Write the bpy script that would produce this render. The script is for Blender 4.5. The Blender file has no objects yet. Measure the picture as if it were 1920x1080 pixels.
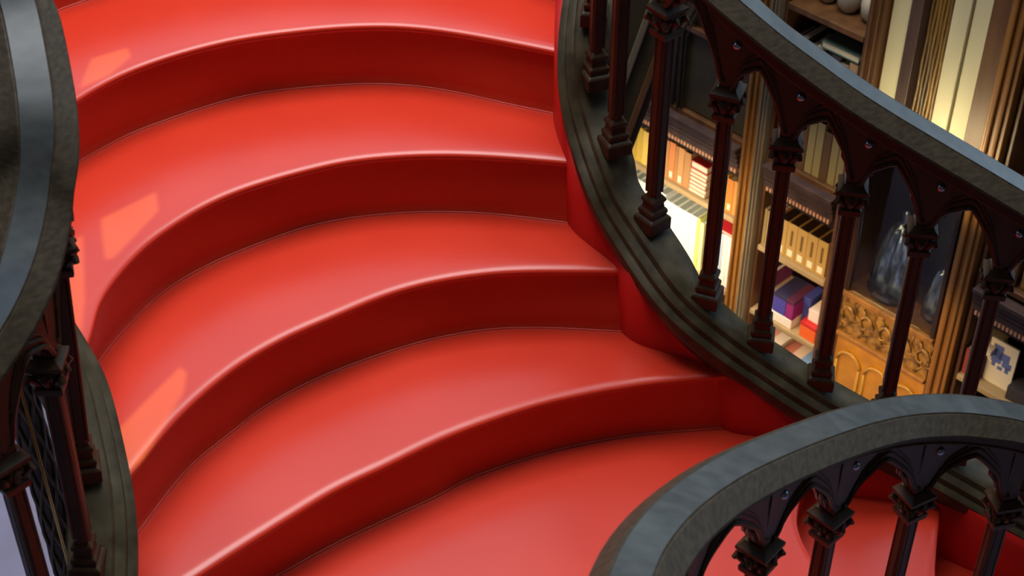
import bpy, bmesh, math, random
from mathutils import Vector, Matrix
random.seed(4)
scene = bpy.context.scene
COL = scene.collection
ZC = 4.75                      # eye height above the shop floor
PITCH = math.radians(40); FPX = 3000.0
CP, SP = math.cos(PITCH), math.sin(PITCH)

# ---------------------------------------------------------------- reconstruction helpers
def ray(u, v):
    x = (u-960)/FPX; y = (540-v)/FPX
    return Vector((x, CP+y*SP, -SP+y*CP))
def at(u, v, z):
    """point of the level plane z (relative to the eye) seen at photo position u,v"""
    d = ray(u, v); return d*(z/d.z)
def proj(P):
    dep = P.y*CP-P.z*SP; up = P.y*SP+P.z*CP
    return 960+FPX*P.x/dep, 540-FPX*up/dep
def zk(k): return -1.8-.17*k

def catmull(pts, n):
    """resample a list of Vectors with a Catmull-Rom spline to n points of even arc length"""
    P = [2*pts[0]-pts[1]]+list(pts)+[2*pts[-1]-pts[-2]]
    dense = []
    for i in range(1, len(P)-2):
        for j in range(24):
            t = j/24; a, b, c, d = P[i-1], P[i], P[i+1], P[i+2]
            dense.append(.5*((2*b)+(-a+c)*t+(2*a-5*b+4*c-d)*t*t+(-a+3*b-3*c+d)*t*t*t))
    dense.append(P[-2].copy())
    L = [0]
    for a, b in zip(dense, dense[1:]): L.append(L[-1]+(b-a).length)
    out = []; k = 0
    for i in range(n):
        s = L[-1]*i/(n-1)
        while k < len(L)-2 and L[k+1] < s: k += 1
        f = (s-L[k])/max(L[k+1]-L[k], 1e-9)
        out.append(dense[k].lerp(dense[k+1], min(max(f, 0), 1)))
    return out
def smooth(pts, it=2):
    for _ in range(it):
        q = [pts[0]]+[(pts[i-1]+2*pts[i]+pts[i+1])/4 for i in range(1, len(pts)-1)]+[pts[-1]]
        pts = q
    return pts
def normals2(path):
    """left-hand horizontal normals of a path"""
    out = []
    for i in range(len(path)):
        a = path[max(i-1, 0)]; b = path[min(i+1, len(path)-1)]
        t = Vector((b.x-a.x, b.y-a.y, 0)).normalized()
        out.append(Vector((-t.y, t.x, 0)))
    return out

# ---------------------------------------------------------------- object helpers
UP = Vector((0, 0, ZC))
def obj(name, bm, mat, parent=None, smooth_=False, origin=None, bevel=0, auto=None):
    me = bpy.data.meshes.new(name)
    bm.normal_update()
    bm.to_mesh(me); bm.free()
    o = bpy.data.objects.new(name, me); COL.objects.link(o)
    if isinstance(mat, (list, tuple)):
        for m in mat: me.materials.append(m)
    else: me.materials.append(mat)
    if smooth_:
        for p in me.polygons: p.use_smooth = True
    if auto is not None:
        for p in me.polygons: p.use_smooth = True
        try: me.set_sharp_from_angle(angle=math.radians(auto))
        except Exception: pass
    if bevel:
        m = o.modifiers.new('bevel', 'BEVEL'); m.width = bevel; m.segments = 2; m.limit_method = 'ANGLE'
    if parent:
        o.parent = parent
        pl = parent_world(parent)
        me.transform(Matrix.Translation(UP-pl)) if origin is None else None
        if origin is not None:
            me.transform(Matrix.Translation(-Vector(origin))); o.location = Vector(origin)+UP-pl
    else:
        org = Vector(origin) if origin is not None else Vector((0, 0, 0))
        me.transform(Matrix.Translation(-org)); o.location = org+UP
    return o
def parent_world(p):
    l = p.location.copy(); q = p.parent
    while q: l += q.location; q = q.parent
    return l
def empty(name, loc, label, cat, group=None):
    o = bpy.data.objects.new(name, None); COL.objects.link(o)
    o.location = Vector(loc)+UP; o.empty_display_size = .1
    o['label'] = label; o['category'] = cat
    if group: o['group'] = group
    return o
def tag(o, label, cat, group=None):
    o['label'] = label; o['category'] = cat
    if group: o['group'] = group
    return o
def struct(o): o['kind'] = 'structure'; return o
def copy_tree(src, parent, loc=None):
    c = src.copy(); COL.objects.link(c); c.parent = parent
    if loc is not None: c.location = loc
    for ch in list(src.children): copy_tree(ch, c)
    return c
def sweep(bm, path, prof, side=None, closed=True, mat=0, cap=True, top=None):
    """sweep a profile of (outward, up) along a path; outward = side normal"""
    N = normals2(path) if side is None else side
    rings = []
    for P, n in zip(path, N):
        rings.append([bm.verts.new(P+n*a+Vector((0, 0, b))) for a, b in prof])
    m = len(prof)
    for r0, r1 in zip(rings, rings[1:]):
        for j in range(m if closed else m-1):
            f = bm.faces.new((r0[j], r0[(j+1) % m], r1[(j+1) % m], r1[j])); f.material_index = mat if top is None else (0 if j == top else 1)
    if closed and cap:
        bm.faces.new(rings[0][::-1]); bm.faces.new(rings[-1])
    return rings
def box(bm, c, s, rot=0, mat=0, taper=1.0):
    c = Vector(c); R = Matrix.Rotation(rot, 3, 'Z')
    vs = []
    for z in (-.5, .5):
        k = taper if z > 0 else 1
        for x, y in ((-.5, -.5), (.5, -.5), (.5, .5), (-.5, .5)):
            vs.append(bm.verts.new(c+R @ Vector((x*s[0]*k, y*s[1]*k, z*s[2]))))
    for f in ((3, 2, 1, 0), (4, 5, 6, 7), (0, 1, 5, 4), (1, 2, 6, 5), (2, 3, 7, 6), (3, 0, 4, 7)):
        bm.faces.new([vs[i] for i in f]).material_index = mat
def lathe(bm, c, prof, n=8, rot=0, sq=0.0):
    """stack of rings (radius, z); n sides"""
    c = Vector(c); rings = []
    for r, z in prof:
        rings.append([bm.verts.new(c+Vector((r*math.cos(rot+2*math.pi*i/n), r*math.sin(rot+2*math.pi*i/n), z))) for i in range(n)])
    for a, b in zip(rings, rings[1:]):
        for i in range(n): bm.faces.new((a[i], a[(i+1) % n], b[(i+1) % n], b[i]))
    bm.faces.new(rings[0][::-1]); bm.faces.new(rings[-1])
def tube(bm, pts, r, n=6):
    rings = []
    for i, P in enumerate(pts):
        t = (pts[min(i+1, len(pts)-1)]-pts[max(i-1, 0)]).normalized()
        a = t.cross(Vector((1, 0, 0)) if abs(t.z) > .97 else Vector((0, 0, 1)))
        if a.length < 1e-4: a = t.cross(Vector((0, 1, 0)))
        a.normalize(); b = t.cross(a)
        rr = r[i] if isinstance(r, (list, tuple)) else r
        rings.append([bm.verts.new(P+rr*(a*math.cos(2*math.pi*k/n)+b*math.sin(2*math.pi*k/n))) for k in range(n)])
    for a, b in zip(rings, rings[1:]):
        for k in range(n): bm.faces.new((a[k], a[(k+1) % n], b[(k+1) % n], b[k]))
    bm.faces.new(rings[0][::-1]); bm.faces.new(rings[-1])

# ---------------------------------------------------------------- materials
def mat(name, col, rough=.5, spec=.5, var=None, scale=(8, 8, 8), bump=0, metal=0, coat=0, coat_rough=.2, vstr=1.0, detail=5, wave=None, emis=0):
    m = bpy.data.materials.new(name); m.use_nodes = True
    nt = m.node_tree; b = nt.nodes['Principled BSDF']
    b.inputs['Base Color'].default_value = (*col, 1); b.inputs['Roughness'].default_value = rough
    b.inputs['Specular IOR Level'].default_value = spec; b.inputs['Metallic'].default_value = metal
    b.inputs['Coat Weight'].default_value = coat; b.inputs['Coat Roughness'].default_value = coat_rough
    if var or bump:
        tc = nt.nodes.new('ShaderNodeTexCoord'); mp = nt.nodes.new('ShaderNodeMapping')
        mp.inputs['Scale'].default_value = scale
        nt.links.new(tc.outputs['Object'], mp.inputs[0])
        if wave:
            nz = nt.nodes.new('ShaderNodeTexWave'); nz.inputs['Scale'].default_value = wave
            nz.inputs['Distortion'].default_value = 6; nz.inputs['Detail'].default_value = 4; nz.inputs['Detail Scale'].default_value = 2
            out = nz.outputs['Fac']
        else:
            nz = nt.nodes.new('ShaderNodeTexNoise'); nz.inputs['Scale'].default_value = 1; nz.inputs['Detail'].default_value = detail
            out = nz.outputs['Fac']
        nt.links.new(mp.outputs[0], nz.inputs['Vector'])
        if var:
            rp = nt.nodes.new('ShaderNodeValToRGB'); rp.color_ramp.elements[0].position = .35; rp.color_ramp.elements[1].position = .68
            rp.color_ramp.elements[0].color = (*col, 1); rp.color_ramp.elements[1].color = (*var, 1)
            nt.links.new(out, rp.inputs[0]); nt.links.new(rp.outputs[0], b.inputs['Base Color'])
        if bump:
            bp = nt.nodes.new('ShaderNodeBump'); bp.inputs['Strength'].default_value = bump; bp.inputs['Distance'].default_value = .004
            nt.links.new(out, bp.inputs['Height']); nt.links.new(bp.outputs[0], b.inputs['Normal'])
    return m
RED = mat('red_paint', (.62, .038, .016), .28, .45, var=(.585, .032, .013), scale=(5, 5, 5), bump=.06)
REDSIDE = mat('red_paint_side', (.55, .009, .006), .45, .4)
RAIL = mat('handrail_worn_sky_tint', (.040, .045, .045), .34, .8, var=(.064, .070, .068), scale=(30, 30, 60), bump=.04, coat=.3, coat_rough=.3)  # worn, polished top; bluish grey base puts sky reflection into the colour
RAILSIDE = mat('handrail_side_varnish', (.034, .025, .014), .55, .3, var=(.064, .048, .029), scale=(60, 60, 160), bump=.08)
RAILM = [RAIL, RAILSIDE]
BASEW = mat('base_rail_wood', (.036, .027, .013), .5, .22, var=(.082, .064, .034), scale=(18, 18, 18), bump=.2)
DARK = mat('dark_carved_wood', (.034, .018, .008), .42, .28, var=(.060, .030, .012), scale=(40, 40, 8), bump=.2)
NECK = mat('shade_black_wood', (.014, .007, .004), .6, .25, var=(.024, .011, .006), scale=(40, 40, 8))  # darker tone puts shade under the rails and into the cornice gaps
BLUE_GLINT = mat('blue_glint_metal', (.35, .45, .62), .22, .9, metal=1)  # blue metal colour stands in for glints of light
OAK = mat('golden_oak', (.34, .145, .024), .4, .4, var=(.19, .075, .012), scale=(20, 20, 2.5), bump=.2)
BROWN = mat('brown_oak', (.15, .065, .022), .4, .4, var=(.085, .034, .012), scale=(22, 22, 3), bump=.2)
DEEP = mat('deep_brown_wood', (.035, .016, .009), .45, .4, var=(.02, .009, .005), scale=(22, 22, 3))
MAUVE = mat('aged_mauve_wood', (.085, .048, .040), .5, .3, var=(.05, .028, .024), scale=(22, 22, 3))
SHELF = mat('pale_shelf_board', (.42, .30, .15), .5, .3, var=(.34, .23, .11), scale=(6, 6, 6))
CREAM = mat('cream_panel', (.60, .55, .36), .5, .3, var=(.52, .48, .30), scale=(14, 14, 1.5))
CARVED = mat('carved_gilt_wood', (.38, .20, .045), .35, .5, var=(.10, .045, .01), scale=(34, 34, 34), bump=1.0, detail=2)
GILT = mat('old_gilding', (.24, .13, .022), .4, .5, var=(.06, .03, .008), scale=(30, 30, 2), bump=.3)
OLIVE = mat('olive_panel', (.060, .045, .020), .5, .3, var=(.035, .026, .012), scale=(9, 9, 9))
ROD_GLINT = mat('glint', (.55, .36, .12), .3, .5, metal=1)  # gold colour for the rod that stands in for an edge highlight
CHROME = mat('polished_silver', (.55, .58, .6), .15, .5, metal=1)
FLOORM = mat('lilac_grey_floor', (.30, .27, .40), .3, .5, var=(.22, .19, .24), scale=(3, 3, 3))
PLASTER = mat('panelled_wall', (.09, .06, .035), .8, .2, var=(.06, .04, .025), scale=(3, 3, 3))
PAGES = mat('pages', (.66, .62, .50), .7, .2, var=(.55, .50, .38), scale=(2, 2, 160))
def glass_mat():
    m = bpy.data.materials.new('cabinet_glass'); m.use_nodes = True
    b = m.node_tree.nodes['Principled BSDF']
    b.inputs['Base Color'].default_value = (.9, .95, 1, 1); b.inputs['Roughness'].default_value = .03
    b.inputs['Transmission Weight'].default_value = 1; b.inputs['IOR'].default_value = 1.3
    return m
GLASS = glass_mat()
_c = {}
def flat(col, rough=.5):
    k = (tuple(col), rough)
    if k not in _c: _c[k] = mat('cover', col, rough, .4)
    return _c[k]

# ================================================================ STAIRCASE
N = {0: None,
 1: [(127,195),(184,159),(247,128),(314,104),(392,82),(471,66),(575,53),(658,46.5),(736,45.6),(814,52),(892,64),(971,79),(1046,94)],
 2: [(167,630),(192,551),(262,466),(340,408),(405,372),(471,346),(575,316),(674,296),(800,287),(926,290),(1065,301)],
 3: [(248,882),(265,860),(340,772),(435,690),(529,633),(624,591),(718,552),(800,528),(895,512),(989,505.5),(1153,505.5)],
 4: [(368,1080),(440,1032.7),(535,973),(629,916),(723.6,871),(848,812),(996,760),(1107,734),(1218.5,715.6),(1344,702.6)]}
F = {0: [(60,45),(93,25),(132,9),(200,-12),(300,-40),(450,-68),(600,-78),(750,-76),(900,-50),(1000,-16),(1056,5),(1075,12)],
 1: [(137,309.5),(184,281),(247,248),(304,226.5),(369,204),(444.6,182),(523,168),(632,158.5),(705,156),(788,161),(866,174),(945,192),(1036,211)],
 2: [(183,677),(246,602),(314,539),(392.5,494),(471,460.5),(575,424),(674,405),(800,396),(926,400),(1062,416)],
 3: [(240,1020),(270,979),(330,900.5),(372,857),(425,815.5),(498,759),(592,709),(700,667),(811,634),(922,615.5),(1033,613.5),(1144,619)],
 4: [(440,1125),(531.6,1070.5),(629,1017),(723.6,972),(818,929),(885,893),(1033,845),(1181.5,815.6),(1322,804)]}
def flat2(v): return Vector((v.x, v.y, 0))
def ext(pts, a, b):
    p = list(pts)
    if a: p.insert(0, p[0]+(p[0]-p[1]).normalized()*a)
    if b: p.append(p[-1]+(p[-1]-p[-2]).normalized()*b)
    return p
NS = 90
nose, foot = {}, {}
for k in range(1, 5):
    nose[k] = [flat2(at(u, v, zk(k))) for u, v in N[k]]
for k in range(0, 5):
    foot[k] = [flat2(at(u, v, zk(k+1))) for u, v in F[k]]
# left ends run on under the left base rail, where the photo cannot show them
nose[1] = [Vector((-1.05, 2.72, 0)), Vector((-1.045, 2.86, 0))]+nose[1]
foot[1] = [Vector((-1.05, 2.72, 0)), Vector((-1.05, 2.88, 0))]+foot[1]
nose[2] = [Vector((-.86, 2.24, 0))]+nose[2]; foot[2] = [Vector((-.88, 2.22, 0)), Vector((-.895, 2.4, 0))]+foot[2]
nose[3] = ext(nose[3], .12, 0); foot[3] = ext(foot[3], .12, 0)
nose[4] = ext(nose[4], .16, 0); foot[4] = ext(foot[4], .16, 0)
nose[0] = [p.copy() for p in foot[0]]
nose[0] = [Vector((-1.28, 3.0, 0))]+nose[0]; foot[0] = [Vector((-1.28, 3.0, 0))]+foot[0]
for d in (nose, foot):
    for k in d: d[k] = smooth(catmull(ext(d[k], 0, .05), NS), 3)

stair = empty('staircase', (.1, 2.6, -4.75), 'curved staircase painted glossy red, sweeping down between dark wooden balustrades', 'staircase')
def inward(path, back):
    """unit vectors from the nose toward the back of the tread"""
    n = normals2(path)
    return [v if v.dot(b-p) > 0 or True else -v for v, p, b in zip(n, path, back)]
R_ = .026
def tread_mesh(npath, back, z):
    bm = bmesh.new(); nn = normals2(npath)      # path runs left to right, so the left normal points to the back
    rows = []
    for P, n, B in zip(npath, nn, back):
        row = []
        A = P+n*R_
        for j in range(9):                        # flat top
            row.append(B.lerp(A, j/8)+Vector((0, 0, z)))
        for j in range(1, 11):                    # nose eased on top, tight underneath
            a = math.pi/2*j/10
            row.append(P+n*(R_-R_*math.sin(a))+Vector((0, 0, z-.011+.011*math.cos(a))))
        for j in range(1, 6):
            a = math.pi/2*j/5
            row.append(P+n*(.010-.010*math.cos(a))+Vector((0, 0, z-.011-.013*math.sin(a))))
        row.append(P+n*.022+Vector((0, 0, z-.024)))
        rows.append([bm.verts.new(v) for v in row])
    for a, b in zip(rows, rows[1:]):
        for j in range(len(a)-1): bm.faces.new((a[j], a[j+1], b[j+1], b[j]))
    return bm
def riser_mesh(npath, fpath, z0, z1, light_bead=True):
    bm = bmesh.new(); nn = normals2(npath); rows = []
    for P, n, B in zip(npath, nn, fpath):
        T = P+n*.015
        row = [T.lerp(B, min(1, j/5))+Vector((0, 0, (z0-.02)+(z1-z0+.02)*j/6)) for j in range(6)]
        row.append(B+Vector((0, 0, z1+.004))); row.append(B-n*.004+Vector((0, 0, z1)))
        rows.append([bm.verts.new(v) for v in row])
    for a, b in zip(rows, rows[1:]):
        for j in range(len(a)-1): bm.faces.new((a[j], a[j+1], b[j+1], b[j]))
    if light_bead: tube(bm, [p-n*.003+Vector((0, 0, z1)) for p, n in zip(fpath, nn)], .0026, 6)  # thin tube added along the foot to catch a bright line
    return bm
# landing above the first visible riser
back0 = smooth(catmull([Vector((-1.45, 3.3, 0)), Vector((-1.2, 3.6, 0)), Vector((-.7, 3.85, 0)), Vector((-.1, 3.8, 0)), Vector((.3, 3.55, 0))], NS), 2)
for k in range(0, 5):
    back = back0 if k == 0 else foot[k-1]
    obj('tread', tread_mesh(nose[k], back, zk(k)), RED, stair, True)
    obj('riser', riser_mesh(nose[k], foot[k], zk(k), zk(k+1)), RED, stair, True)
bm = bmesh.new(); lathe(bm, (-.2, 3.1, 0), [(.22, -4.75), (.22, -4.6), (.16, -4.5), (.13, -4.3), (.13, -2.9), (.17, -2.75), (.2, -2.66), (.2, -2.50)], 16)
obj('support_pillar', bm, DARK, stair, auto=30)
# broad fifth tread, then two more whose edges turn towards the viewer
n5 = [(1545,812),(1518,872),(1502,930),(1495,976),(1508,1015),(1532,1055),(1570,1110),(1620,1170),(1660,1250)]
n6 = [(1772,935),(1765,947),(1761,985),(1757,1030),(1755,1080),(1762,1150),(1785,1230)]
n5p = smooth(catmull([flat2(at(u, v, zk(5))) for u, v in n5], 50), 3)
n6p = smooth(catmull([flat2(at(u, v, zk(6))) for u, v in n6], 50), 3)
n7p = [p+Vector((.34, -.03+.02*i/49, 0)) for i, p in enumerate(n6p)]
def strip_tread(npath, back, z):
    """edge path runs away from the wall towards the viewer: drop on its left-hand side"""
    return tread_mesh(npath[::-1], back[::-1], z)
# wall ribbon seen on the right of the treads
wallpx = [(1036,211,2),(1062,416,3),(1099,455,3),(1153,496,3),(1181.5,640,4),(1237,658,4),(1292.6,676.7,4),(1344,690,4),
          (1366.7,812,5),(1400,815.6,5),(1640,937,6),(1700,945,6),(1765,947,6),(1860,1082,7)]
wallp = [flat2(at(u, v, zk(k))) for u, v, k in wallpx]
wallp = [Vector((.22, 3.6, 0)), Vector((.14, 3.4, 0))]+wallp+[wallp[-1]+Vector((.3, -.04, 0)), wallp[-1]+Vector((.7, -.12, 0))]
wallp = smooth(catmull(wallp, 140), 4)
def nearest(path, P): return min(range(len(path)), key=lambda i: (path[i]-P).length)
# landing polygon
lp = [p for p in foot[4]]
iw0, iw1 = nearest(wallp, lp[-3]), nearest(wallp, n5p[0])
poly = [p for p in lp[:-3]]+[wallp[i]+Vector((0, .03, 0)) for i in range(iw0+1, iw1)]+[Vector((p.x-R_, p.y, 0)) for p in n5p]
poly += [Vector((.75, 1.5, 0)), Vector((.3, 1.35, 0)), Vector((-.4, 1.4, 0)), Vector((-.7, 1.7, 0))]
bm = bmesh.new(); f = bm.faces.new([bm.verts.new(p+Vector((0, 0, zk(5)-.0005))) for p in poly]); f.normal_update()
if f.normal.z < 0: f.normal_flip()
bmesh.ops.triangulate(bm, faces=bm.faces[:])
obj('landing', bm, RED, stair)
obj('tread', strip_tread(n5p, [p-Vector((.12, 0, 0)) for p in n5p], zk(5)), RED, stair, True)
b6 = [p-Vector((.14, 0, 0)) for p in n5p]
obj('riser', riser_mesh(n5p[::-1], [p-Vector((.004, 0, 0)) for p in n5p[::-1]], zk(5), zk(6)), RED, stair, True)
obj('tread', strip_tread(n6p, [n5p[i]-Vector((.05, 0, 0)) for i in range(50)], zk(6)), RED, stair, True)
obj('riser', riser_mesh(n6p[::-1], [p-Vector((.004, 0, 0)) for p in n6p[::-1]], zk(6), zk(7)), RED, stair, True)
obj('tread', strip_tread(n7p, [p-Vector((.05, 0, 0)) for p in n6p], zk(7)), RED, stair, True)
obj('riser', riser_mesh(n7p[::-1], [p-Vector((.004, 0, 0)) for p in n7p[::-1]], zk(7), zk(8)), RED, stair, True)
# filler strips between the turned treads and the wall ribbon
for z, a, b in ((zk(6)-.0008, n5p, n6p), (zk(7)-.0008, n6p, n7p)):
    bm = bmesh.new()
    i0, i1 = nearest(wallp, a[0]), nearest(wallp, b[0])
    ring = [wallp[i]+Vector((0, .03, 0)) for i in range(i0, i1)]+[b[4]-Vector((R_, 0, 0)), a[4]]
    f = bm.faces.new([bm.verts.new(p+Vector((0, 0, z))) for p in ring]); f.normal_update()
    if f.normal.z < 0: f.normal_flip()
    bmesh.ops.triangulate(bm, faces=bm.faces[:])
    obj('tread_corner', bm, RED, stair)

# ---------------------------------------------------------------- right base rail path (lower inner edge)
rs = [(1,(1047,94)),(1.5,(1053,215)),(2,(1067,270)),(2.5,(1107,385)),(3,(1155,470)),(3.5,(1240,592)),(4,(1338,675)),(4.5,(1432,740)),(5,(1535,806)),(6,(1765,931)),(7,(1990,1060))]
def rz(s): return zk(s)+.05
rp = [at(u, v, rz(s)) for s, (u, v) in rs]
rp[1] = at(1050, 190, rz(1.5))
rp = [Vector((.40, 3.72, rz(-1.2))), Vector((.24, 3.50, rz(-.3))), Vector((.14, 3.31, rz(.3)))]+rp+[rp[-1]+Vector((.32, -.06, -.18))]
rpath = smooth(catmull(rp, 160), 8)
def offset(path, d):
    return [p+n*d for p, n in zip(path, normals2(path))]
# side wall under the base rail
bm = bmesh.new(); rows = []
for p in wallp:
    q = rpath[min(range(len(rpath)), key=lambda i: (rpath[i].x-p.x)**2+(rpath[i].y-p.y)**2)]
    top = q.z+.03
    rows.append([bm.verts.new(Vector((p.x, p.y, top-.5))), bm.verts.new(Vector((p.x, p.y, top-.2))), bm.verts.new(Vector((p.x, p.y, top-.02))),
                 bm.verts.new(Vector((q.x, q.y, top-.02))+Vector((.03, .03, 0)))])
for a, b in zip(rows, rows[1:]):
    for j in range(3): bm.faces.new((a[j], b[j], b[j+1], a[j+1]))
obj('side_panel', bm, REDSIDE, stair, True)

# ================================================================ BALUSTRADES
BASEPROF = [(0, -.012), (-.002, .0), (-.002, .016), (.006, .024), (.014, .026), (.016, .040), (.026, .048), (.034, .050), (.038, .064), (.046, .070),
            (.112, .070), (.120, .064), (.120, -.06), (.03, -.06)]
RAILPROF = [(-.026, 0), (-.028, -.0035), (-.031, -.002), (-.059, -.032), (-.060, -.038), (-.050, -.044),
            (.050, -.044), (.060, -.038), (.059, -.032), (.031, -.002), (.028, -.0035), (.026, 0)]
NECKPROF = [(-.040, -.043), (-.036, -.058), (-.024, -.066), (-.020, -.082), (.020, -.082), (.024, -.066), (.036, -.058), (.040, -.043)]
TR = .205            # depth of the tracery below the rail
def seg_profile(h):
    """shaft, capital and base rings for a baluster of total height h, measured from its foot"""
    return h
def baluster(parent, foot_, h, ang, lean=Vector((0, 0, 0))):
    """slender shaft (part) with moulded base and leafy capital (sub-parts)"""
    ct = h-TR+.03                                  # top of the capital
    bm = bmesh.new()
    # shaft with slight entasis, octagonal with fillets
    lathe(bm, (0, 0, 0), [(.0165, .085), (.0165, .1), (.0175, .3), (.0165, ct-.10), (.0155, ct-.06)], 8, ang+math.pi/8)
    for a in range(4):
        q = ang+a*math.pi/2+math.pi/4
        d = Vector((math.cos(q), math.sin(q), 0))*.0165
        tube(bm, [d+Vector((0, 0, .1)), d+Vector((0, 0, ct-.07))], .0038, 6)
    sh = obj('baluster', bm, DARK, parent, False, origin=(0, 0, 0), auto=40)
    sh.location = Vector(foot_)+UP-parent_world(parent)
    bm = bmesh.new()
    lathe(bm, (0, 0, 0), [(.043, 0), (.043, .030), (.038, .034), (.030, .038), (.034, .044), (.034, .052), (.026, .058), (.024, .070), (.029, .075), (.029, .082), (.018, .092)], 4, ang+math.pi/4)
    b = obj('base_block', bm, DARK, sh, False, bevel=.002); fix_local(b)
    bm = bmesh.new()
    lathe(bm, (0, 0, ct), [(.018, -.078), (.032, -.070), (.034, -.062), (.034, -.056), (.024, -.050), (.022, -.038), (.026, -.026), (.038, -.016), (.044, -.010), (.044, -.003), (.034, .002), (.028, .010)], 4, ang+math.pi/4)
    lathe(bm, (0, 0, ct), [(.020, -.052), (.024, -.04), (.032, -.026), (.030, -.014), (.024, -.006)], 8, ang+math.pi/8)
    for a in range(4):                              # curled corner leaves
        q = ang+a*math.pi/2+math.pi/4; d = Vector((math.cos(q), math.sin(q), 0))
        tube(bm, [d*.020+Vector((0, 0, ct-.050)), d*.030+Vector((0, 0, ct-.036)), d*.040+Vector((0, 0, ct-.026)), d*.043+Vector((0, 0, ct-.034))], [.007, .008, .008, .005], 8)
        q += math.pi/4; d = Vector((math.cos(q), math.sin(q), 0))
        tube(bm, [d*.018+Vector((0, 0, ct-.048)), d*.026+Vector((0, 0, ct-.034)), d*.033+Vector((0, 0, ct-.024)), d*.034+Vector((0, 0, ct-.032))], [.007, .008, .007, .004], 8)
    # pier above the capital, carrying the arches
    lathe(bm, (0, 0, ct), [(.024, .008), (.022, .05), (.026, .12), (.026, TR-.04)], 4, ang+math.pi/4)
    c = obj('capital', bm, DARK, sh, False, auto=35); fix_local(c)
    return sh
def fix_local(o):
    o.data.transform(Matrix.Translation(-(UP-parent_world(o.parent)))); o.location = (0, 0, 0)
def tracery(parent, path, i0, i1, inner_sign=-1):
    """pointed arch between two balusters hung under the rail; path is the rail's top centre line"""
    bm = bmesh.new(); M = 28
    nn = normals2(path)
    def pt(f, dz, off):
        x = i0+(i1-i0)*f; i = int(min(max(x, 0), len(path)-2)); t = x-i
        P = path[i].lerp(path[i+1], t); n = nn[i].lerp(nn[i+1], t)
        return P+n*off+Vector((0, 0, dz))
    def arch(f, rise=.082, spring=-.222):
        a = abs(2*f-1)                              # 0 in the middle, 1 at the piers
        w = max(0, 1-(a/.80)**1.7)
        return spring+.004+rise*(w**.55)+.014*max(0, 1-a*2.6)
    T = .016
    rows = []
    for j in range(M+1):
        f = j/M; b = min(arch(f), -.1)
        rows.append([bm.verts.new(pt(f, -.066, -T)), bm.verts.new(pt(f, b, -T)), bm.verts.new(pt(f, b, T)), bm.verts.new(pt(f, -.066, T))])
    for a, b in zip(rows, rows[1:]):
        for q in range(4): bm.faces.new((a[q], a[(q+1) % 4], b[(q+1) % 4], b[q]))
    for s in (-1, 1):                               # raised mouldings following the arch, two orders
        tube(bm, [pt(j/M, arch(j/M)+.004, s*T) for j in range(1, M)], .006, 6)
        tube(bm, [pt(.04+.92*j/M, arch(j/M)+.024, s*T) for j in range(3, M-2)], .0045, 6)
        tube(bm, [pt(.07+.86*j/M, arch(j/M)+.040, s*T) for j in range(4, M-3)], .003, 6)
        tube(bm, [pt(j/M, -.088, s*T) for j in range(M+1)], .005, 6)
        # cusps inside the arch
        for e in (0, 1):
            g = (lambda x: x) if e == 0 else (lambda x: 1-x)
            tube(bm, [pt(g(.11), -.212, s*.004), pt(g(.15), -.190, s*.004), pt(g(.21), -.180, s*.004), pt(g(.23), -.168, s*.004)], [.005, .006, .006, .003], 6)
    # small metal spheres added for the blue glints in the spandrels
    t_ = obj('arch_tracery', bm, DARK, parent, False, auto=35)
    bm = bmesh.new()
    for s in (-1, 1):
        c = pt(.10, -.112, s*(T-.001))
        bmesh.ops.create_uvsphere(bm, u_segments=12, v_segments=8, radius=.010, matrix=Matrix.Translation(c))
        break
    for f in bm.faces: f.smooth = True
    obj('glint_ball', bm, BLUE_GLINT, parent)
    return t_
def idx_for(path, target, dz, key=0):
    """path index whose point, lowered by dz, lies at photo column (key 0) or row (key 1) target"""
    best = None
    for i in range(len(path)-1):
        a = proj(path[i]+Vector((0, 0, dz)))[key]-target; b = proj(path[i+1]+Vector((0, 0, dz)))[key]-target
        if a*b <= 0 and a != b:
            t = a/(a-b)
            best = i+t
    return best
def lerp_path(path, x):
    i = int(min(max(x, 0), len(path)-2)); return path[i].lerp(path[i+1], x-i)
def ang_at(path, x):
    i = int(min(max(x, 1), len(path)-2)); d = path[i+1]-path[i-1]; return math.atan2(d.y, d.x)

# --- right balustrade. the path runs downhill (left to right), its left-hand normal points outward (away from the treads)
H = .87
right = empty('balustrade', (.6, 2.7, -4.75), 'dark carved wooden balustrade curving down the right side of the red stairs, bookshelves behind it', 'balustrade')
bm = bmesh.new(); sweep(bm, rpath, BASEPROF)
obj('base_rail', bm, BASEW, right, auto=35)
cpath = offset(rpath, .062)                                       # centre of the base rail, rail above it
rail_top = [p+Vector((0, 0, H)) for p in cpath]
rail_draw = rail_top
bm = bmesh.new(); sweep(bm, rail_draw, RAILPROF, top=len(RAILPROF)-1)
obj('handrail', bm, RAILM, right, auto=25)
bm = bmesh.new(); sweep(bm, rail_draw, NECKPROF); obj('rail_moulding', bm, NECK, right, auto=35)
fpath = [p+Vector((0, 0, .068)) for p in offset(rpath, .078)]
idxs = [idx_for(fpath, v, 0, 1) for v in (-75, 40, 158, 282)]
idxs += [idx_for(fpath, u, 0) for u in (1222, 1325, 1425, 1537, 1655, 1785)]
idxs += [idxs[-1]+(idxs[-1]-idxs[-2])*k for k in (1, 2)]
idxs = [i for i in idxs if i is not None and i < len(fpath)-2]
for x in idxs:
    P = lerp_path(fpath, x); baluster(right, P, H-.068-.06, ang_at(fpath, x))
for a, b in zip(idxs, idxs[1:]): tracery(right, [p-Vector((0, 0, 0)) for p in offset(rail_top, .010)], a, b)

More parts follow.
